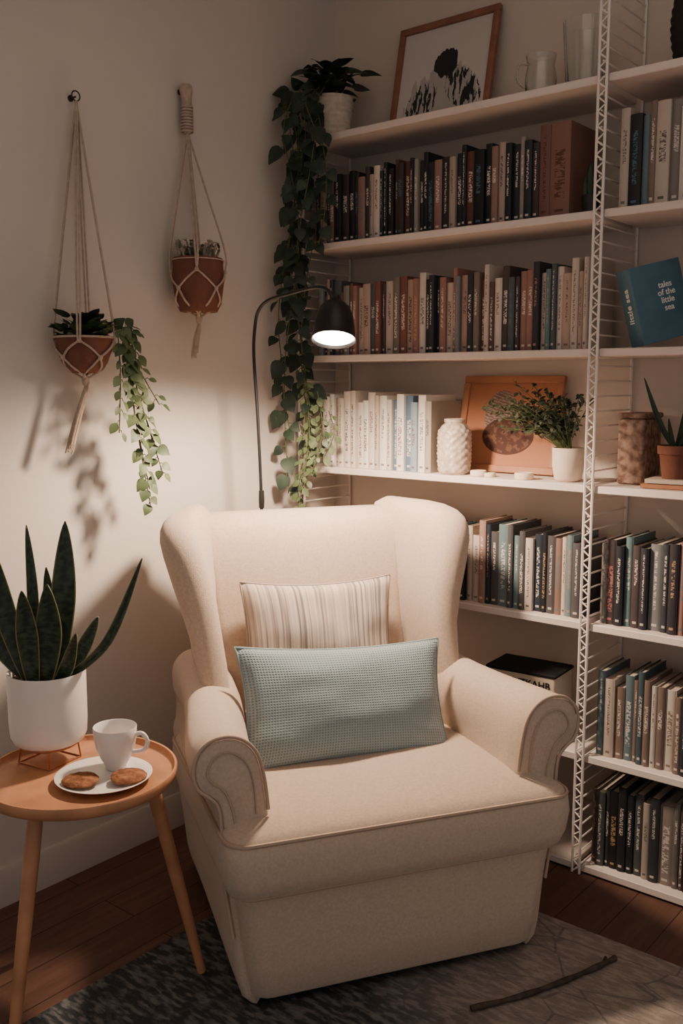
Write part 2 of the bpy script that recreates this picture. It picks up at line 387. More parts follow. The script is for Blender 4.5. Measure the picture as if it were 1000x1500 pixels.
book_row('row_of_books',.25,1.035,SZ[2],'mid',31,.2,.24)
book_row('row_of_books',1.09,2.02,SZ[5],'grey',41,.215,.25,(.016,.034))
book_row('row_of_books',1.40,2.02,SZ[4],'mid',43)
book_row('row_of_books',1.36,2.02,SZ[3],'pink',44)
book_row('row_of_books',1.08,2.02,SZ[2],'pink',47,.2,.24)
book_row('row_of_books',1.085,2.02,SZ[1],'grey',53,.21,.25)
book_row('row_of_books',1.08,2.02,SZ[0],'low',59,.2,.235)
random.seed(3)

mb=MB(); bbox(mb,(0,0,.095),(.205,.13,.185),.004,0); bbox(mb,(0,0,.1895),(.211,.136,.010),.003,1)
textmesh(mb,'CAEKYTKAHB',.0275,Matrix.Translation((0.002,-.0662,.160))@Matrix.Rotation(math.pi/2,4,'X'),1)
textmesh(mb,'world atlas',.02,Matrix.Translation((0,-.0662,.09))@Matrix.Rotation(math.pi/2,4,'X'),1)
mb.obj('boxed_encyclopedia',[M_cream,M_ink],M=Matrix.Translation((.862,-.175,SZ[1]+.0105))@Matrix.Rotation(.08,4,'Z'))
mb=MB(); bbox(mb,(0,-.027,.095),(.145,.003,.19),.001,0); bbox(mb,(0,.027,.095),(.145,.003,.19),.001,0); bbox(mb,(-.0715,0,.095),(.003,.056,.19),.001,0); box(mb,(0.001,0,.095),(.139,.051,.183),1)
textmesh(mb,'tales\nof the\nlittle\nsea',.021,Matrix.Translation((.018,-.0292,.105))@Matrix.Rotation(math.pi/2,4,'X'),2)
textmesh(mb,'little sea',.026,Matrix.Translation((-.0735,0,.1))@Matrix.Rotation(-math.pi/2,4,'Z')@Matrix.Rotation(math.pi/2,4,'X')@Matrix.Rotation(math.pi/2,4,'Z'),2)
mb.obj('blue_book',[M_blue,M_pages,M_wt],M=Matrix.Translation((1.195,-.15,SZ[4]+.030))@Matrix.Rotation(.98,4,'Z')@Matrix.Rotation(-.24,4,'Y')@Matrix.Rotation(-.08,4,'X'))

# ---------------------------------------------------------------- framed pictures
def art1():
    m=mk('print_sketch','#cfc8c2',.7); N,L,b=nodes(m)
    def mth(op,a,bb=None,c=None):
        n=N.new('ShaderNodeMath'); n.operation=op
        for i,x in enumerate((a,bb,c)):
            if x is None: continue
            if isinstance(x,(int,float)): n.inputs[i].default_value=x
            else: L.new(x,n.inputs[i])
        return n.outputs[0]
    uvn=N.new('ShaderNodeUVMap'); uvn.uv_map='UVMap'
    def dist(c,s,rot=0):
        mp=N.new('ShaderNodeMapping'); mp.vector_type='TEXTURE'; mp.inputs['Location'].default_value=(c[0],c[1],0); mp.inputs['Rotation'].default_value=(0,0,rot); mp.inputs['Scale'].default_value=(1/s[0],1/s[1],1); L.new(uvn.outputs[0],mp.inputs[0])
        l=N.new('ShaderNodeVectorMath'); l.operation='LENGTH'; L.new(mp.outputs[0],l.inputs[0]); return l.outputs['Value']
    nz=N.new('ShaderNodeTexNoise'); nz.inputs['Scale'].default_value=7; nz.inputs['Detail'].default_value=5
    mp=N.new('ShaderNodeMapping'); mp.inputs['Scale'].default_value=(3.2,.7,1); mp.inputs['Rotation'].default_value=(0,0,.5); L.new(uvn.outputs[0],mp.inputs[0]); L.new(mp.outputs[0],nz.inputs['Vector'])
    off=mth('MULTIPLY',mth('SUBTRACT',nz.outputs['Fac'],.5),.35)
    head=mth('LESS_THAN',mth('ADD',dist((.52,.60),(1.2,1.1)),mth('MULTIPLY',off,.4)),.16)
    armL=mth('LESS_THAN',mth('ADD',dist((.28,.22),(1.2,.85),-.45),off),.2)
    armR=mth('LESS_THAN',mth('ADD',dist((.74,.30),(1.3,.75),.6),off),.22)
    st=mth('GREATER_THAN',nz.outputs['Fac'],.49)
    hs=mth('MAXIMUM',mth('MULTIPLY',mth('MAXIMUM',armL,armR),st),head)
    body=mth('MULTIPLY',mth('LESS_THAN',mth('ADD',dist((.5,.2),(.8,.8)),off),.3),.4)
    m2=N.new('ShaderNodeMix'); m2.data_type='RGBA'; L.new(body,m2.inputs[0]); m2.inputs[6].default_value=srgb('#cbc4bf'); m2.inputs[7].default_value=srgb('#77726f')
    mx=N.new('ShaderNodeMix'); mx.data_type='RGBA'; L.new(hs,mx.inputs[0]); L.new(m2.outputs[2],mx.inputs[6]); mx.inputs[7].default_value=srgb('#2f2e30')
    L.new(mx.outputs[2],b.inputs['Base Color']); return m
def art2():
    m=mk('print_terracotta','#b06a48',.7); N,L,b=nodes(m)
    uvn=N.new('ShaderNodeUVMap'); uvn.uv_map='UVMap'
    def dist(c,s):
        mp=N.new('ShaderNodeMapping'); mp.inputs['Location'].default_value=(-c[0]*s[0],-c[1]*s[1],0); mp.inputs['Scale'].default_value=(s[0],s[1],1); L.new(uvn.outputs[0],mp.inputs[0])
        l=N.new('ShaderNodeVectorMath'); l.operation='LENGTH'; L.new(mp.outputs[0],l.inputs[0]); return l.outputs['Value']
    def lt(a,v):
        n=N.new('ShaderNodeMath'); n.operation='LESS_THAN'; L.new(a,n.inputs[0]); n.inputs[1].default_value=v; return n.outputs[0]
    def mix(f,a,c):
        x=N.new('ShaderNodeMix'); x.data_type='RGBA'; L.new(f,x.inputs[0]); 
        if isinstance(a,str): x.inputs[6].default_value=srgb(a)
        else: L.new(a,x.inputs[6])
        if isinstance(c,str): x.inputs[7].default_value=srgb(c)
        else: L.new(c,x.inputs[7])
        return x.outputs[2]
    wv=N.new('ShaderNodeTexWave'); wv.inputs['Scale'].default_value=9; wv.inputs['Distortion'].default_value=6; wv.inputs['Detail'].default_value=4; wv.inputs['Detail Scale'].default_value=3; mpw=N.new('ShaderNodeMapping'); mpw.inputs['Rotation'].default_value=(0,0,1.9); L.new(uvn.outputs[0],mpw.inputs[0]); L.new(mpw.outputs[0],wv.inputs['Vector'])
    st=mix(wv.outputs['Fac'],'#a08a80','#6b564f')
    a=mix(lt(dist((.40,.60),(1.6,1)),.31),'#ab7558',st)
    a=mix(lt(dist((.5,.36),(.85,1.1)),.25),a,'#4f3229')
    nz=N.new('ShaderNodeTexNoise'); nz.inputs['Scale'].default_value=16; L.new(uvn.outputs[0],nz.inputs['Vector'])
    mr=N.new('ShaderNodeMapRange'); mr.inputs[1].default_value=.5; mr.inputs[2].default_value=.6; mr.inputs[4].default_value=.4; L.new(nz.outputs['Fac'],mr.inputs[0])
    mm=N.new('ShaderNodeMath'); mm.operation='MULTIPLY'; L.new(mr.outputs[0],mm.inputs[0]); L.new(lt(dist((.5,.36),(.85,1.1)),.23),mm.inputs[1])
    a=mix(mm.outputs[0],a,'#8d6552'); L.new(a,b.inputs['Base Color']); return m
def picture(name,x0,w,h,z,y,fw,fd,art,lean,fm):
    mb=MB()
    for c,s in (((w/2,0,fw/2),(w,fd,fw)),((w/2,0,h-fw/2),(w,fd,fw)),((fw/2,0,h/2),(fw,fd,h-2*fw)),((w-fw/2,0,h/2),(fw,fd,h-2*fw))):
        bbox(mb,c,s,.0015,0)
    box(mb,(w/2,.004,h/2),(w-2*fw+.002,.004,h-2*fw+.002),2)
    y0=.001
    mb.add([(fw,y0,fw),(w-fw,y0,fw),(w-fw,y0,h-fw),(fw,y0,h-fw)],[(0,1,2,3)],1,uvs=[((0,0),(1,0),(1,1),(0,1))])
    return mb.obj(name,[fm,art,M_cream],sharp=30,M=Matrix.Translation((x0,y,z))@Matrix.Rotation(-lean,4,'X'))
picture('framed_sketch_print',.285,.35,.33,SZ[6]+.0125,-.085,.020,.016,art1(),.2,M_frame)
M_frame2=mk('frame_orange_wood','#a87558',.5,var=.1,vscale=15)
picture('framed_terracotta_print',.545,.33,.285,SZ[3]+.0125,-.085,.02,.016,art2(),.2,M_frame2)

# ---------------------------------------------------------------- macrame planters
def planter(name,hook,pc,rr_,ph,bowl,tassel,top_wrap,seed,tdy=.022):
    random.seed(seed)
    e=empty(name); hook=V(hook); pc=V(pc); mb=MB()
    if bowl: pr=[(.001,-ph),(rr_*.45,-ph),(rr_*.8,-ph*.72),(rr_*.97,-ph*.35),(rr_,-.006),(rr_*1.02,0),(rr_*.97,.001),(rr_*.93,-.012)]
    else: pr=[(.001,-ph),(rr_*.72,-ph),(rr_*.88,-ph*.85),(rr_*1.0,-ph*.45),(rr_*.98,-.02),(rr_*.98,-.004),(rr_*.95,0),(rr_*.9,-.002),(rr_*.88,-.015)]
    lathe(mb,pr,pc,36,0,cap=(True,False)); lathe(mb,[(rr_*.92,-.013),(.001,-.01)],pc,24,1,cap=(False,True))
    mb.obj('pot',[M_terra,M_soil],parent=e,sharp=50)
    def rad(z):
        q=sorted([(b_,a) for a,b_ in pr[:6]])
        for (z0_,r0),(z1,r1) in zip(q,q[1:]):
            if z0_<=z<=z1: return r0+(r1-r0)*(z-z0_)/(z1-z0_+1e-9)
        return rr_
    mb=MB(); nn=4; bot=pc+V((0,0,-ph-.018))
    kz=-.012 if bowl else -ph*.25
    start=hook+V((0,0,-.01)) if not top_wrap else hook+V((.006,0,-.11))
    def pt(a,z,off=.004): r=rad(z)+off; return pc+V((r*math.cos(a),r*math.sin(a),z))
    for k in range(nn):
        a=math.radians(45+90*k)
        for s in (-1,1):
            off=V((-math.sin(a),math.cos(a),0))*s*.0036
            P=[start+off*.5,start.lerp(pt(a,.02),.5)+off,pt(a,.02)+off,pt(a,kz)]
            tube(mb,spl(P,14),.0028,6)
            a2=a+s*math.pi/4
            tube(mb,spl([pt(a,kz),pt(a+s*math.pi/8,(kz-ph*.55)/2 if bowl else -ph*.42),pt(a2,-ph*.58)],8),.0028,6)
            tube(mb,spl([pt(a2,-ph*.58),pt(a2-s*math.pi/10,-ph*.85),pc+V((.02*math.cos(a),.02*math.sin(a),-ph-.004)),bot],10),.0028,6)
        sph(mb,pt(a,kz),.0065,6); sph(mb,pt(a+math.pi/4,-ph*.58),.0065,6)
    R=[pt(2*math.pi*k/28,-.002 if bowl else -.006,.002) for k in range(28)]; tube(mb,R,.0018 if not bowl else .003,6,closed=True)
    sph(mb,bot,.010,8,sc=(1,1,1.6))
    for k in range(20):
        a=random.uniform(0,6.28); r=.008; L_=tassel*random.uniform(.85,1)
        P=[bot,bot+V((r*.6*math.cos(a),r*.6*math.sin(a),-.02)),bot+V((r*math.cos(a)-.004,r*math.sin(a)-tdy*.55*(L_/.15),-L_*.6)),bot+V((r*math.cos(a)*1.1-.004,r*math.sin(a)-tdy*(L_/.15),-L_))]
        tube(mb,spl(P,10),.0018,5)
    if top_wrap:
        P=[hook+V((0.002,0,.015)),hook+V((0.004,0,-.02)),hook+V((.005,0,-.06)),hook+V((.006,0,-.115))]
        tube(mb,spl(P,12),[.014,.018,.019,.017,.015,.0145,.0145,.014,.014,.013,.013,.013,.010],12)
        for k in range(9): 
            z=-.045-.008*k; R=[hook+V((.0055+.0155*math.cos(t_*.5236),.0155*math.sin(t_*.5236),z)) for t_ in range(12)]; tube(mb,R,.003,5,closed=True)
    mb.obj('macrame_hanger',[M_rope],parent=e)
    mb=MB(); w=V((0,hook.y,hook.z))
    tube(mb,[w+V((.0005,0,.0)),w+V((.022,0,0))],.0025,8)
    R=[w+V((hook.x,.012*math.cos(k*.3927),.012*math.sin(k*.3927)+.002)) for k in range(16)]; tube(mb,R,.0018,6,closed=True)
    lathe(mb,[(.001,0),(.008,0),(.008,.003),(.001,.004)],n=12,M=Matrix.Translation(w+V((.0005,0,0)))@Matrix.Rotation(math.pi/2,4,'Y'))
    mb.obj('wall_hook',[M_black],parent=e)
    return e
e1=planter('hanging_planter_ivy',(.024,-1.035,2.07),(.090,-1.083,1.478),.069,.09,True,.185,False,1,.045)
random.seed(21); mb=MB(); c=V((.090,-1.083,1.478))
for k in range(75):
    a=random.uniform(0,6.28); r=random.uniform(.0,.068); d=V((math.cos(a),math.sin(a),random.uniform(.2,1.2)))
    p=c+V((r*math.cos(a),r*math.sin(a),random.uniform(-.005,.028))); 
    p.x=max(p.x,.03); leaf(mb,p,d if p.x>.05 else V((.5,d.y,d.z)),V((0,0,1))+rv(.4),random.uniform(.018,.03),0)
for (o_,ln,dy) in ((0.02,.40,.085),(.03,.30,.11),(-.01,.25,.0),(.04,.18,.12),(.01,.45,.09),(.02,.36,.13)):
    s=c+V((.035,.045,.01)); P=[s,s+V((.02,.022+o_,.012)),s+V((.022,.028+o_,-.06)),s+V((.02,.02+dy*.5,-ln*.5)),s+V((.018+o_*.3,.015+dy,-ln))]
    vine(mb,P,40,.030,(1,-.2,0),.015,0,1,T=OVAL if ln<.27 else HEART)
mb.obj('trailing_ivy',[M_leafl,M_stem],parent=e1,sharp=80)
mb=MB()
for k in range(70):
    a=random.uniform(0,6.28); r=random.uniform(.0,.066); d=V((math.cos(a),math.sin(a),random.uniform(.2,1.2))); p=c+V((r*math.cos(a),r*math.sin(a),random.uniform(0,.055))); p.x=max(p.x,.04)
    leaf(mb,p,d if p.x>.05 else V((.5,d.y,d.z)),V((0,0,1))+rv(.4),random.uniform(.02,.034),0)
mb.obj('crown_leaves',[M_leafd],parent=e1,sharp=80)
e2=planter('hanging_planter_succulent',(.024,-.675,2.165),(.09,-.70,1.705),.071,.145,False,.11,True,2)
random.seed(22); mb=MB(); c=V((.09,-.70,1.705))
M_succ=mk('succulent','#7b7a66',.6,col2='#a89a8c',vscale=40)
for k in range(44):
    a=random.uniform(0,6.28); r=random.uniform(.0,.055); p=c+V((r*math.cos(a),r*math.sin(a),-.012)); d=V((math.cos(a)*.35,math.sin(a)*.35,1)); ln=random.uniform(.03,.068)
    tube(mb,[p,p+d.normalized()*ln*.5,p+d.normalized()*ln],[.003,.004,.001],6)
    for q in range(4): leaf(mb,p+d.normalized()*ln*(.4+.15*q),d+rv(.9),V((0,0,1)),random.uniform(.012,.02),0,T=OVAL)
mb.obj('succulents',[M_succ],parent=e2,sharp=80)

# ---------------------------------------------------------------- trailing pothos on top shelf
e3=empty('trailing_pothos'); random.seed(33)
pc=V((.125,-.165,SZ[6]+.0108))
M_basket=mk('woven_basket','#cdbfb2',.9,var=.1,vscale=60)
mb=MB(); prof=[(.001,0),(.052,0)]
for i in range(33):
    z=.125*i/32; prof.append((.054+.012*(z/.125)+.0022*math.sin(i*math.pi/2),z))
prof+=[(.062,.125),(.060,.11)]
lathe(mb,prof,pc,40,0,cap=(True,False)); lathe(mb,[(.060,.111),(.001,.115)],pc,24,1,cap=(False,True)); mb.obj('basket_pot',[M_basket,M_soil],parent=e3,sharp=70)
mb=MB(); tp=pc+V((0,0,.12))
for k in range(58):
    a=random.uniform(0,6.28); r=random.uniform(.01,.115); q=tp+V((r*math.cos(a)*.95,r*math.sin(a)*.8,random.uniform(.0,.09)*(1-r*3)+.02)); q.x=max(q.x,.035); q.y=min(q.y,-.035)
    tube(mb,spl([tp+V((0,0,-.01)),tp.lerp(q,.5)+V((0,0,.03)),q],6),.0014,4,1)
    d=V((math.cos(a),math.sin(a),.1))
    if q.x<.07: d.x=.4
    if q.y>-.08: d.y=-.4
    leaf(mb,q,d+rv(.3),V((.3,-.4,1))+rv(.4),random.uniform(.04,.06),0)
S=[(.10,1.02),(.135,1.12),(.075,1.22),(.155,1.30),(.10,1.42),(.13,1.62),(.175,1.78),(.085,1.72),(.15,1.92),(.06,1.95)]
for x,zb in S:
    y=random.uniform(-.35,-.285)
    P=[tp+V((random.uniform(-.03,.0),-.03,0)),V((x-.02,-.235,2.25)),V((x,y+.01,2.19))]
    z=2.1; ph=random.uniform(0,6)
    while z>zb: P.append(V((max(.05,x+.032*math.sin(z*6+ph)),y+.012*math.sin(z*9+ph),z))); z-=.11
    P.append(V((max(.05,x+.02*math.sin(ph)),y,zb)))
    vine(mb,P,int((2.2-zb)*70)+20,.050,(.45,-.9,.1),.042,0,1)
mb.obj('pothos_vines',[M_leafd,M_stem],parent=e3,sharp=80)
mb=MB()
for x,zt_,zb in ((.12,1.45,1.0),(.16,1.38,1.03),(.20,1.34,1.10),(.145,1.3,.98),(.22,1.28,1.14)):
    y=random.uniform(-.34,-.29); P=[V((x,y,zt_)),V((x+.02,y,(zt_+zb)/2)),V((x-.01,y-.01,zb))]
    vine(mb,P,40,.028,(.45,-.9,.1),.013,0,1,T=OVAL)
mb.obj('string_foliage',[M_leafl,M_stem],parent=e3,sharp=80)

# ---------------------------------------------------------------- shelf decor
CR=V((.772,.636,0)); CD=V((-.636,.772,0))
def snake(mb,a,b_,mid,w,tw=0,fr=None):
    P=spl([a,mid,b_],18); rings=[]
    for i,p in enumerate(P):
        t=i/18; ww=w*(.45+.75*math.sin(min(1,t*1.25+.12)*math.pi*.5))*(1-max(0,(t-.45)/.55)**1.7)+.0006
        tg=(P[min(i+1,18)]-P[max(i-1,0)]).normalized()
        s=(fr or CR).copy(); s.rotate(Euler((0,0,tw*t))); s=(s-tg*s.dot(tg)).normalized(); nn=s.cross(tg)
        rings.append([p+s*ww*u+nn*ww*.35*(u*u-.5) for u in (-1,-.86,-.4,0,.4,.86,1)])
    loft(mb,rings,0,cap=(False,False),closed=False,uv=True)
z=SZ[3]+.0105
mb=MB(); n=48
rings=[]
for i in range(37):
    t=i/36; zz=.008+.135*t; r=.049*(1-.08*abs(2*t-1)**3)-(.012*max(0,(t-.85)/.15))
    k_=[(r+.0026*math.sin(12*2*math.pi*k/n)*math.sin(i*math.pi/3)) for k in range(n)]
    rings.append([(k_[k]*math.cos(2*math.pi*k/n),k_[k]*math.sin(2*math.pi*k/n),zz) for k in range(n)])
def rg(r,z): return [(r*math.cos(2*math.pi*k/n),r*math.sin(2*math.pi*k/n),z) for k in range(n)]
loft(mb,[rg(.04,0)]+rings+[rg(.028,.147),(rg(.030,.15)),rg(.031,.158),rg(.027,.160),rg(.024,.156),rg(.02,.12)])
M_jar=mk('woven_jar','#d0c0b2',.35,col2='#a8978a',vscale=70,bump=.5,bscale=120,spec=.6)
mb.obj('textured_jar',[M_jar],M=Matrix.Translation((.607,-.188,z)),sharp=60)
for x,y,s in ((.70,-.205,.9),(.735,-.2,.62),(.845,-.205,1)):
    mb=MB(); lathe(mb,[(.001,0),(.024,0),(.026,.003),(.026,.015),(.024,.018),(.02,.016),(.001,.015)],n=28); tube(mb,[(0,0,.015),(0,0,.02)],.0008,5)
    mb.obj('tealight_candle',[M_cream],M=Matrix.Translation((x,y,z))@Matrix.Scale(s,4),sharp=50)
def bush(name,loc,pr,potm,n,hgt,spread,ls,leafm,seed,bias=(0,0),T=OVAL,ymax=-.03):
    random.seed(seed); e=empty(name); mb=MB(); lathe(mb,pr,loc,32,0,cap=(True,False)); rt=pr[-1][0]; zt=pr[-1][1]
    lathe(mb,[(rt,zt),(.001,zt+.003)],loc,20,1,cap=(False,True)); mb.obj('pot',[potm,M_soil],parent=e,sharp=50)
    mb=MB(); t0=V(loc)+V((0,0,zt))
    for k in range(n):
        a=random.uniform(0,6.28); r=spread*random.random()**.6; q=t0+V((r*math.cos(a)+bias[0]*random.random(),r*math.sin(a)*.6+bias[1]*random.random(),hgt*random.uniform(.35,1)*(1-.3*r/spread))); q.y=min(q.y,ymax); q.x=min(q.x,1.03)
        P=spl([t0+rv(.008)*1,t0.lerp(q,.55)+V((0,0,.02)),q],8); tube(mb,P,.001,4,1)
        for j in range(3,9):
            for _ in range(2): leaf(mb,P[j],rv(1)+V((0,0,.4)),V((0,0,1))+rv(.5),ls*random.uniform(.6,1.2),0,T=T)
    mb.obj('foliage',[leafm,M_stem],parent=e,sharp=80); return e
M_leafm=mk('leaf_olive','#5a6250',.6,col2='#3c4436',vscale=30)
bush('potted_herb_plant',(.962,-.178,z),[(.001,0),(.028,0),(.036,.006),(.042,.04),(.043,.088),(.041,.09),(.039,.088),(.038,.078)],M_cream,90,.19,.09,.017,M_leafm,51,(-.18,-.03))
mb=MB(); box(mb,(0,0,.006),(.16,.12,.010),0); box(mb,(.004,0,.018),(.15,.11,.010),1)
mb.obj('stacked_notebooks',[M_frame2,M_pages],M=Matrix.Translation((1.255,-.155,z))@Matrix.Rotation(.1,4,'Z'))
e5=empty('potted_young_agave'); pl=V((1.243,-.16,z+.0235)); mb=MB()
lathe(mb,[(.001,0),(.030,0),(.038,.06),(.043,.062),(.044,.082),(.041,.083),(.039,.075)],pl,32,0,cap=(True,False)); lathe(mb,[(.039,.075),(.001,.078)],pl,20,1,cap=(False,True)); mb.obj('pot',[M_terra,M_soil],parent=e5,sharp=50)
mb=MB()
for tx,tz,w in ((-.085,.17,.0045),(.02,.10,.005),(.07,.16,.005),(-.02,.07,.005),(.08,.09,.005)):
    a=pl+V((0,0,.07)); b_=pl+CR*tx+V((0,0,.08+tz)); m=a.lerp(b_,.5)+V((0,0,-.02)); snake(mb,a,b_,m,w*1.3,.3)
o=mb.obj('leaves',[M_leafd],parent=e5,sharp=70); md=o.modifiers.new('s','SOLIDIFY'); md.thickness=.001
M_wbox=mk('woven_box','#6b5044',.8,col2='#9d8374',vscale=60)
mb=MB(); bbox(mb,(0,0,.085),(.07,.12,.17),.004); bbox(mb,(0,0,.178),(.076,.126,.014),.003); mb.obj('storage_box',[M_wbox],M=Matrix.Translation((1.125,-.10,z)))
zc=SZ[5]+.0105; e6=empty('small_cactus'); mb=MB(); lathe(mb,[(.001,0),(.018,0),(.023,.035),(.024,.045),(.021,.045),(.020,.04)],(1.012,-.20,zc),20,0,cap=(True,False)); lathe(mb,[(.02,.04),(.001,.042)],(1.012,-.20,zc),16,0,cap=(False,True)); mb.obj('pot',[M_black],parent=e6)
mb=MB()
for dx,h_,r in ((0,.085,.011),(-.013,.06,.008),(.013,.055,.008)):
    lathe(mb,[(r*.6,0),(r,h_*.3),(r*1.05,h_*.7),(r*.7,h_*.93),(.001,h_)],(1.012+dx,-.20,zc+.038),20,0,rib=.12,nrib=7)
mb.obj('stems',[M_leafd],parent=e6)
zt=SZ[6]+.0108
mb=MB(); lathe(mb,[(.001,0),(.042,0),(.046,.006),(.052,.08),(.058,.17),(.056,.17),(.050,.08),(.043,.01),(.001,.008)],n=60,rib=.02,nrib=15); mb.obj('ribbed_glass_vase',[M_glass],M=Matrix.Translation((.955,-.14,zt)),sharp=60)
mb=MB(); lathe(mb,[(.001,0),(.036,0),(.04,.005),(.042,.05),(.036,.085),(.04,.11),(.038,.11),(.034,.085),(.040,.05),(.037,.008),(.001,.007)],n=40)
tube(mb,spl([(-.036,0,.095),(-.066,0,.1),(-.07,0,.06),(-.042,0,.035)],16),.004,8); mb.obj('glass_jug',[M_glass],M=Matrix.Translation((.835,-.15,zt)),sharp=60)
M_dv=mk('dark_woven_vase','#2a2726',.8,bump=.8,bscale=80)
mb=MB(); pr=[(.001,0),(.045,0)]
for i in range(30): 
    t=i/29; pr.append((.05+.025*math.sin(t*2.6)+.002*math.sin(i*2.1)-.02*t,.005+.2*t))
pr+=[(.03,.2),(.028,.15)]
lathe(mb,pr,n=36); mb.obj('dark_vase',[M_dv],M=Matrix.Translation((1.245,-.14,zt)),sharp=60)

# everything built so far that belongs to the walls goes to room scale K
bpy.context.view_layer.update()
TK=Matrix.Translation(CAM)@Matrix.Scale(K,4)@Matrix.Translation(-CAM)
for o in list(SC.objects):
    if o.parent is None and o.name not in FIXED: o.matrix_world=TK@o.matrix_world

# ---------------------------------------------------------------- armchair
CO=V((.961,-.905,0)); CA=math.radians(59.0)
CH=empty('armchair',CO,CA)
FAB=[M_fab,M_pipe]
BX=-.018   # the back sits very slightly off-centre on the seat
mb=MB()
Z=[(.034,.345,.030,.72),(.044,.352,.023,.73),(.12,.362,.015,.73),(.2,.371,.007,.735),(.26,.378,.001,.735),(.30,.386,-.006,.735)]
loft(mb,[rrect(hx,y0,y1,.045,z,6) for z,hx,y0,y1 in Z],0)
mb.obj('base_skirt',FAB,parent=CH)
mb=MB()
Z=[(.292,.386,-.010,.66),(.299,.400,-.022,.66),(.33,.410,-.031,.66),(.375,.415,-.036,.66),(.41,.412,-.033,.66),(.425,.404,-.024,.66),(.436,.388,-.006,.66),(.446,.352,.035,.65),(.457,.255,.12,.62),(.461,.12,.2,.55)]
def wavy(r,z):
    return [(x,y,zz+.004*math.sin(x*9)*(1 if z>.4 else .3)) for x,y,zz in r]
loft(mb,[wavy(rrect(hx,y0,y1,.05,z,8),z) for z,hx,y0,y1 in Z],0)
def ring_tube(mb,hx,y0,y1,r,z,rad):
    P=[p for p in rrect(hx,y0,y1,r,z,8)]; tube(mb,wavy(P,z),rad,6,1,closed=True)
ring_tube(mb,.410,-.030,.66,.05,.419,.0045); ring_tube(mb,.393,-.012,.66,.05,.293,.0045)
mb.obj('seat_cushion',FAB,parent=CH,sharp=60)
AP=[(.290,.38),(.303,.46),(.311,.53),(.325,.585),(.353,.619),(.391,.632),(.429,.624),(.455,.597),(.463,.558),(.453,.524),(.429,.503),(.411,.478),(.405,.42),(.400,.30),(.384,.18),(.364,.036),(.315,.036),(.30,.2)]
for sgn,nm in ((1,'arm_right'),(-1,'arm_left')):
    mb=MB(); rings=[]
    base=spl([(x,0,z) for x,z in AP],54,True)
    for y,ins in ((.045,.012),(.049,.005),(.058,0),(.12,0),(.2,0),(.3,0),(.4,0),(.5,0),(.6,0),(.68,0),(.72,0),(.74,.004),(.75,.02)):
        s=max(0,min(1,(y-.06)/.56)); s=s*s*(3-2*s); ring=[]
        for p in base:
            x,z=p.x,p.z
            up=max(0,min(1,(z-.42)/.12))
            x-=(.06*up+.012)*s*(1 if x>.30 else .3); z+=(.004*s-.014*math.sin(math.pi*min(1,max(0,(y-.06)/.56))))*up
            if ins:
                d=V((x-(.38 if z>.3 else .335),z-(.5 if z>.45 else z)))
                if d.length>1e-5: d=d*(1-ins/max(d.length,ins*1.2)); x=(.38 if p.z>.3 else .335)+d.x; z=(.5 if z>.45 else z)+d.y
            ring.append((sgn*x,y,z))
        rings.append(ring if sgn<0 else ring[::-1])
    loft(mb,rings)
    pp=spl([(sgn*x,.047,z) for x,z in AP[1:15]],60)
    tube(mb,pp,.0042,6,1)
    pp=spl([(sgn*x,.043,z) for x,z in ((.33,.455),(.335,.525),(.351,.572),(.385,.599),(.418,.592),(.435,.560),(.424,.537),(.399,.516),(.382,.472),(.377,.44))],40)
    tube(mb,pp,.002,5,1)
    o=mb.obj(nm,FAB,parent=CH,sharp=70); fixn(o)
mb=MB(); rings=[]
def yf(z): return .590+(z-.43)*.22
def bsh(z): return BX*min(1,max(0,(z-.45)/.3))
for z,ins in ((.36,0),(.45,0),(.55,0),(.65,0),(.75,0),(.85,0),(.915,0),(.957,.0),(.98,.006),(.997,.02),(1.005,.04)):
    hx=.32-(z-.4)*.02; f=yf(z)
    rings.append(rrect(hx-ins*.5,f+ins,f+.135-(z-.4)*.02-ins,.035,z,5,cx=bsh(z)))
loft(mb,rings)
o=mb.obj('backrest',FAB,parent=CH,sharp=60)
mb=MB(); rings=[]
for k,(z,hx,pr) in enumerate(((.42,.255,.0),(.5,.27,.018),(.6,.272,.026),(.7,.274,.028),(.8,.280,.028),(.88,.288,.026),(.932,.292,.022),(.968,.290,.014),(.987,.283,.0),(.993,.265,-.03))):
    f=yf(z); rings.append([(x,y,z) for x,y,_ in rrect(hx,f-pr,f+.06,.03,z,5,cx=bsh(z))])
loft(mb,rings); mb.obj('back_padding',FAB,parent=CH,sharp=60)
def capsule(A,B,r,z,n=9):
    A=V(A);B=V(B);d=(B-A).normalized();s=V((d.y,-d.x)); P=[]
    for i in range(n+1):
        a=math.pi*i/n; P.append(B+(s*math.cos(a)+d*math.sin(a))*r)
    m=(A+B)/2; P.append(m-s*r)
    for i in range(n+1):
        a=math.pi*i/n; P.append(A+(-s*math.cos(a)-d*math.sin(a))*r)
    P.append(m+s*r)
    return [(p.x,p.y,z) for p in P]
WZ=[.48,.56,.64,.72,.80,.88,.935,.968,.994,1.012,1.024,1.031]
WD=[.18,.18,.176,.172,.174,.178,.176,.170,.158,.14,.112,.075]
WO=[.030,.028,.028,.034,.048,.066,.078,.083,.083,.078,.069,.054]
WR=[.036,.036,.037,.040,.045,.050,.052,.052,.048,.040,.028,.012]
for sgn,nm in ((1,'wing_right'),(-1,'wing_left')):
    mb=MB(); rings=[]
    for z,D,O,r in zip(WZ,WD,WO,WR):
        f=yf(z); b0=bsh(z); c=capsule((sgn*.292+b0,f+.07-(.02 if z>1.02 else 0)),(sgn*(.292+O)+b0,f-D),r,z)
        rings.append(c)
    loft(mb,rings)
    o=mb.obj(nm,FAB,parent=CH,sharp=70); fixn(o)
mb=MB()
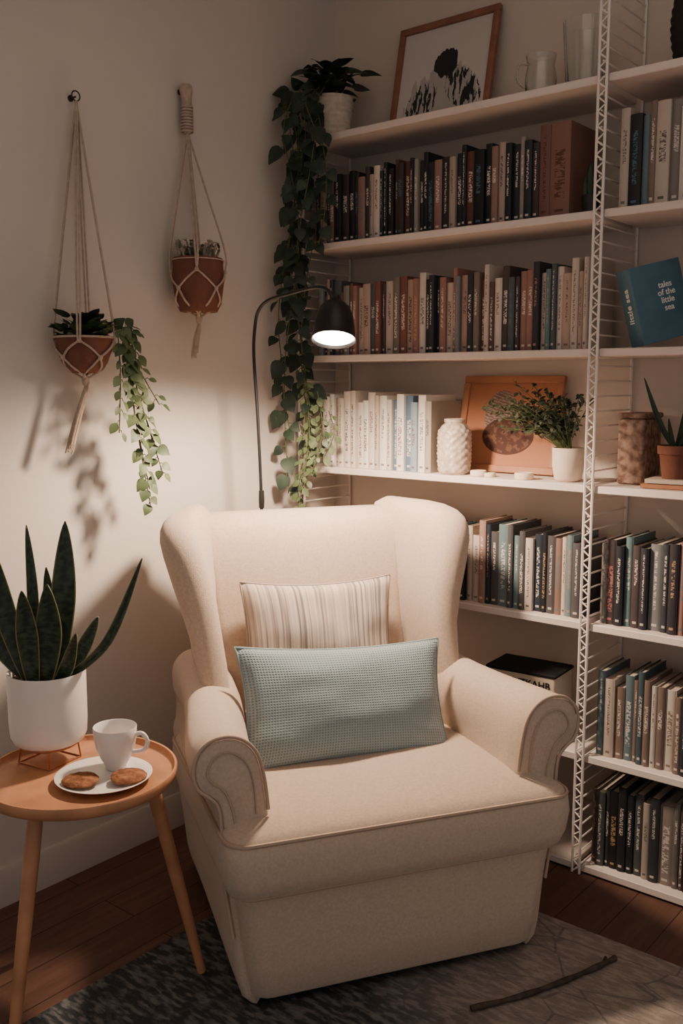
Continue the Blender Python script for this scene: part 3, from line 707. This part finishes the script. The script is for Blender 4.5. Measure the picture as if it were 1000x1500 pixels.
for x,y in ((-.285,.08),(.285,.08),(-.27,.66),(.27,.66)):
    zf=.0108 if (CO+V((x*math.cos(CA)-y*math.sin(CA),x*math.sin(CA)+y*math.cos(CA),0))).x>.4 else .001
    loft(mb,[rrect(.016,y-.016,y+.016,.004,zf,2,cx=x),rrect(.022,y-.022,y+.022,.005,.055,2,cx=x)])
mb.obj('feet',[M_dark],parent=CH)

def pillow(name,W,Hh,T,mat,M,parent=None,n=26):
    mb=MB(); sdv=W*10
    for sd in (1,-1):
        vs=[];fs=[];us=[]
        for j in range(n+1):
            for i in range(n+1):
                u=-1+2*i/n; v=-1+2*j/n
                x=W/2*u*(1-.075*(1-v*v)); z=Hh/2*v*(1-.11*(1-u*u))
                th=T/2*((1-u**2)*(1-v**2))**.42
                th*=1+.16*noise.noise(V((u*2.4,v*2.4,sd*3+sdv)))
                vs.append((x,-sd*th,z))
        for j in range(n):
            for i in range(n):
                a=j*(n+1)+i; q=(a,a+1,a+n+2,a+n+1); uu=((i/n,j/n),((i+1)/n,j/n),((i+1)/n,(j+1)/n),(i/n,(j+1)/n))
                if sd<0: q=q[::-1]; uu=uu[::-1]
                fs.append(q); us.append(uu)
        mb.add(vs,fs,0,uvs=us)
    E=[]
    for k in range(4*n):
        s,i=divmod(k,n); t=-1+2*i/n
        u,v=((t,-1),(1,t),(-t,1),(-1,-t))[s]
        E.append((W/2*u*(1-.075*(1-v*v)),0,Hh/2*v*(1-.11*(1-u*u))))
    tube(mb,E,.003,5,0,closed=True)
    return mb.obj(name,[mat],sharp=80,M=M)
CM=Matrix.Translation(CO)@Matrix.Rotation(CA,4,'Z')
pillow('striped_cushion',.43,.34,.11,M_str,CM@Matrix.Translation((-.018,.558,.672))@Matrix.Rotation(-.22,4,'X')@Matrix.Rotation(.02,4,'Y'))
pillow('teal_lumbar_pillow',.545,.305,.13,M_teal,CM@Matrix.Translation((-.024,.335,.570))@Matrix.Rotation(-.42,4,'X')@Matrix.Rotation(.045,4,'Y'))

# ---------------------------------------------------------------- side table
TC=V((.444,-1.385,0)); TH=.53
tab=empty('side_table')
mb=MB(); prof=[(.001,TH-.016),(.185,TH-.016),(.2,TH-.01),(.204,TH),(.205,TH+.012),(.203,TH+.015),(.199,TH+.014),(.197,TH+.004),(.19,TH),(.001,TH)]
lathe(mb,prof,(TC.x,TC.y,0),64); mb.obj('tray_top',[M_tablew],parent=tab,sharp=50)
mb=MB()
for a in (62,182,288):
    a=math.radians(a); d=V((math.cos(a),math.sin(a),0))
    A=TC+d*.145+V((0,0,TH-.016))
    E_=TC+d*.255
    B=E_+V((0,0,.0125 if E_.x>.40 else .001))
    P=[A+(B-A)*k/6 for k in range(7)]
    tube(mb,P,[.015,.016,.015,.0145,.013,.0115,.010],12)
    tube(mb,[A+V((0,0,-.012)),TC+V((0,0,TH-.03))],.01,8)
mb.obj('legs',[M_tablew],parent=tab)
PC=V((.508,-1.372,TH+.0005))
mb=MB(); lathe(mb,[(.001,0),(.05,0),(.055,.003),(.085,.008),(.1,.014),(.101,.0155),(.099,.016),(.084,.011),(.056,.006),(.001,.0055)],PC,48)
mb.obj('dessert_plate',[M_white],sharp=50)
mb=MB(); cc=V((.484,-1.322,PC.z+.0068))
outer=[(.001,0),(.021,0),(.0225,.003),(.023,.008),(.032,.024),(.041,.046),(.0455,.07),(.0465,.092)]
inner=[(.0445,.0925),(.0435,.07),(.039,.046),(.030,.024),(.017,.013),(.001,.012)]
lathe(mb,outer+[(.0458,.0932)]+inner,cc,40)
hd=V((.85,.53,0)).normalized()
hp=spl([cc+hd*.042+V((0,0,.076)),cc+hd*.06+V((0,0,.080)),cc+hd*.072+V((0,0,.064)),cc+hd*.064+V((0,0,.044)),cc+hd*.038+V((0,0,.038))],20)
tube(mb,hp,.0048,8); mb.obj('coffee_cup',[M_white],sharp=60)
for i,(x,y) in enumerate(((.505,-1.428),(.566,-1.352))):
    mb=MB(); n=36; rings=[]
    for r,z in ((.001,0),(.026,.0),(.036,.003),(.038,.007),(.034,.011),(.022,.0135),(.001,.0145)):
        rings.append([(x+r*math.cos(2*math.pi*k/n)*(1+.05*noise.noise(V((k*.5,i*9,z*50)))),y+r*math.sin(2*math.pi*k/n)*(1+.05*noise.noise(V((k*.5,i*9,1)))),PC.z+.0125+z+(.0015*noise.noise(V((k*.9,r*200,i))))) for k in range(n)])
    loft(mb,rings); mb.obj('cookie',[M_cookie],sharp=60)
sp=empty('potted_snake_plant'); PP=V((.321,-1.378,TH))
mb=MB(); z0=.045
lathe(mb,[(.001,z0),(.066,z0),(.076,z0+.006),(.082,z0+.02),(.084,z0+.05),(.084,z0+.158),(.083,z0+.162),(.079,z0+.161),(.078,z0+.15),(.078,z0+.14)],PP,48,0,cap=(True,False))
lathe(mb,[(.0785,z0+.142),(.05,z0+.146),(.001,z0+.148)],PP,32,1,cap=(False,True)); mb.obj('pot',[M_white,M_soil],parent=sp,sharp=50)
mb=MB()
for k in range(4):
    a=math.radians(45+90*k+10); d=V((math.cos(a),math.sin(a),0))
    tube(mb,[PP+d*.06+V((0,0,z0-.002)),PP+d*.066+V((0,0,.0015))],.002,6)
    a2=a+math.pi/2; d2=V((math.cos(a2),math.sin(a2),0)); tube(mb,[PP+d*.066+V((0,0,.002)),PP+d2*.066+V((0,0,.002))],.0018,6)
R=[PP+V((.062*math.cos(2*math.pi*k/24),.062*math.sin(2*math.pi*k/24),z0-.004)) for k in range(24)]; tube(mb,R,.002,6,closed=True)
mb.obj('wire_stand',[M_copper],parent=sp)
mb=MB()
zt=PP.z+z0+.14
def SL(bx,by,tx,ty,tz,w,mx_=None,tw=.3,fr=None):
    a=PP+CR*bx+CD*by; a.z=zt; b_=PP+CR*tx+CD*ty; b_.z=zt+tz
    m=a.lerp(b_,.5); 
    if mx_: m+=CR*mx_[0]+V((0,0,mx_[1]))
    snake(mb,a,b_,m,w,tw,fr)
SL(.02,0,.048,.02,.35,.023,(.006,0)); SL(-.035,.01,-.04,.03,.34,.010,(.008,0),tw=.6); SL(.0,-.02,.018,-.03,.22,.026,(.008,0),tw=-.2)
SL(.04,-.01,.222,-.02,.275,.0085,(.010,-.045),.3); SL(.045,.02,.105,.05,.13,.013,tw=.5)
SL(-.03,-.02,-.10,-.03,.31,.020,(-.01,0)); SL(-.02,-.03,-.03,-.05,.21,.020); SL(-.04,0,-.16,.0,.20,.018,(0,-.02)); SL(-.045,.02,-.18,.03,.27,.016,(0,-.03)); SL(.01,.03,-.01,.06,.24,.013); SL(.03,-.03,.085,-.06,.12,.013,(0,-.02))
o=mb.obj('leaves',[M_snake],parent=sp,sharp=70); md=o.modifiers.new('s','SOLIDIFY'); md.thickness=.0016

# ---------------------------------------------------------------- floor lamp
lamp=empty('floor_lamp')
mb=MB(); bx=V((.12,-.49,0))
lathe(mb,[(.001,.0012),(.085,.0012),(.088,.006),(.086,.014),(.08,.018),(.02,.02),(.012,.03),(.001,.03)],bx,40)
P=spl([bx+V((0,0,.02)),V((.122,-.495,.5)),V((.130,-.50,.95)),V((.133,-.515,1.25)),V((.134,-.53,1.44)),V((.140,-.53,1.525)),V((.165,-.54,1.57)),V((.22,-.555,1.595)),V((.32,-.578,1.605)),V((.43,-.60,1.613)),V((.485,-.612,1.602)),V((.508,-.613,1.572))],90)
tube(mb,P,.0048,10)
lathe(mb,[(.001,-.028),(.008,-.026),(.009,0),(.008,.026),(.001,.028)],V((.1313,-.502,1.02)),12)
mb.obj('stand',[M_black],parent=lamp,sharp=50)
ax=V((.20,-.30,-.93)).normalized(); ap=V((.505,-.605,1.575)); q=ax.to_track_quat('Z','Y').to_matrix().to_4x4(); LM=Matrix.Translation(ap)@q
mb=MB(); pr=[(.001,-.012),(.012,-.012),(.014,0),(.024,.006),(.040,.022),(.048,.045),(.053,.075),(.056,.108),(.0575,.110),(.0545,.108),(.0515,.075),(.046,.045),(.038,.024),(.02,.01),(.001,.008)]
lathe(mb,pr,n=48,M=LM); mb.obj('shade',[M_black],parent=lamp,sharp=60)
mb=MB(); lathe(mb,[(.001,.105),(.04,.1045),(.0525,.102),(.0525,.099),(.001,.098)],n=40,M=LM); mb.obj('diffuser',[M_glow],parent=lamp,sharp=60)
def light(name,kind,loc,power,col,size=.03,rot=None,sy=None,parent=None):
    l=bpy.data.lights.new(name,kind); l.energy=power; l.color=srgb(col)[:3]
    if kind in('POINT','SPOT'): l.shadow_soft_size=size
    if kind=='AREA':
        l.size=size
        if sy: l.shape='RECTANGLE'; l.size_y=sy
    o=bpy.data.objects.new(name,l); COL.objects.link(o); o.location=loc
    if rot is not None: o.rotation_euler=rot
    if parent: o.parent=parent
    return o
lo_=light('bulb','SPOT',ap+ax*.145,82,'#ffdfc0',.05,rot=V((.0,-.05,-1)).to_track_quat('-Z','Y').to_euler(),parent=lamp)
lo_.data.spot_size=math.radians(172); lo_.data.spot_blend=.5

# stick on rug
M_bark=mk('bark','#4a3d37',.9,var=.3,vscale=40,bump=.8,bscale=60)
mb=MB(); zr=.0115+.007
tube(mb,spl([(1.12,-.885,zr),(1.18,-.785,zr),(1.225,-.685,zr),(1.262,-.585,zr),(1.285,-.51,zr)],24),[.006+.001*math.sin(i*1.1) for i in range(25)],8)
tube(mb,spl([(1.262,-.585,zr),(1.27,-.55,zr-.001),(1.265,-.52,zr-.002)],8),.0035,6)
mb.obj('dry_branch',[M_bark],sharp=70)

# ---------------------------------------------------------------- light + world
w=bpy.data.worlds.new('World'); SC.world=w; w.use_nodes=True
bg=w.node_tree.nodes['Background']; bg.inputs[0].default_value=srgb('#e2d9d3'); bg.inputs[1].default_value=.56
light('overhead_fill','AREA',(1.9,-1.7,2.74),10,'#ffe6d2',2.2)  # added soft fill from above for the ambient level, no real fixture

# ---------------------------------------------------------------- camera
cam=bpy.data.cameras.new('cam'); cam.sensor_fit='VERTICAL'; cam.sensor_height=36; cam.lens=36*1400/1500
co=bpy.data.objects.new('camera',cam); COL.objects.link(co); SC.camera=co
co.location=CAM; p=math.radians(7.6)
Fd=V((-.636*math.cos(p),.772*math.cos(p),-math.sin(p)))
co.rotation_euler=Fd.to_track_quat('-Z','Y').to_euler()
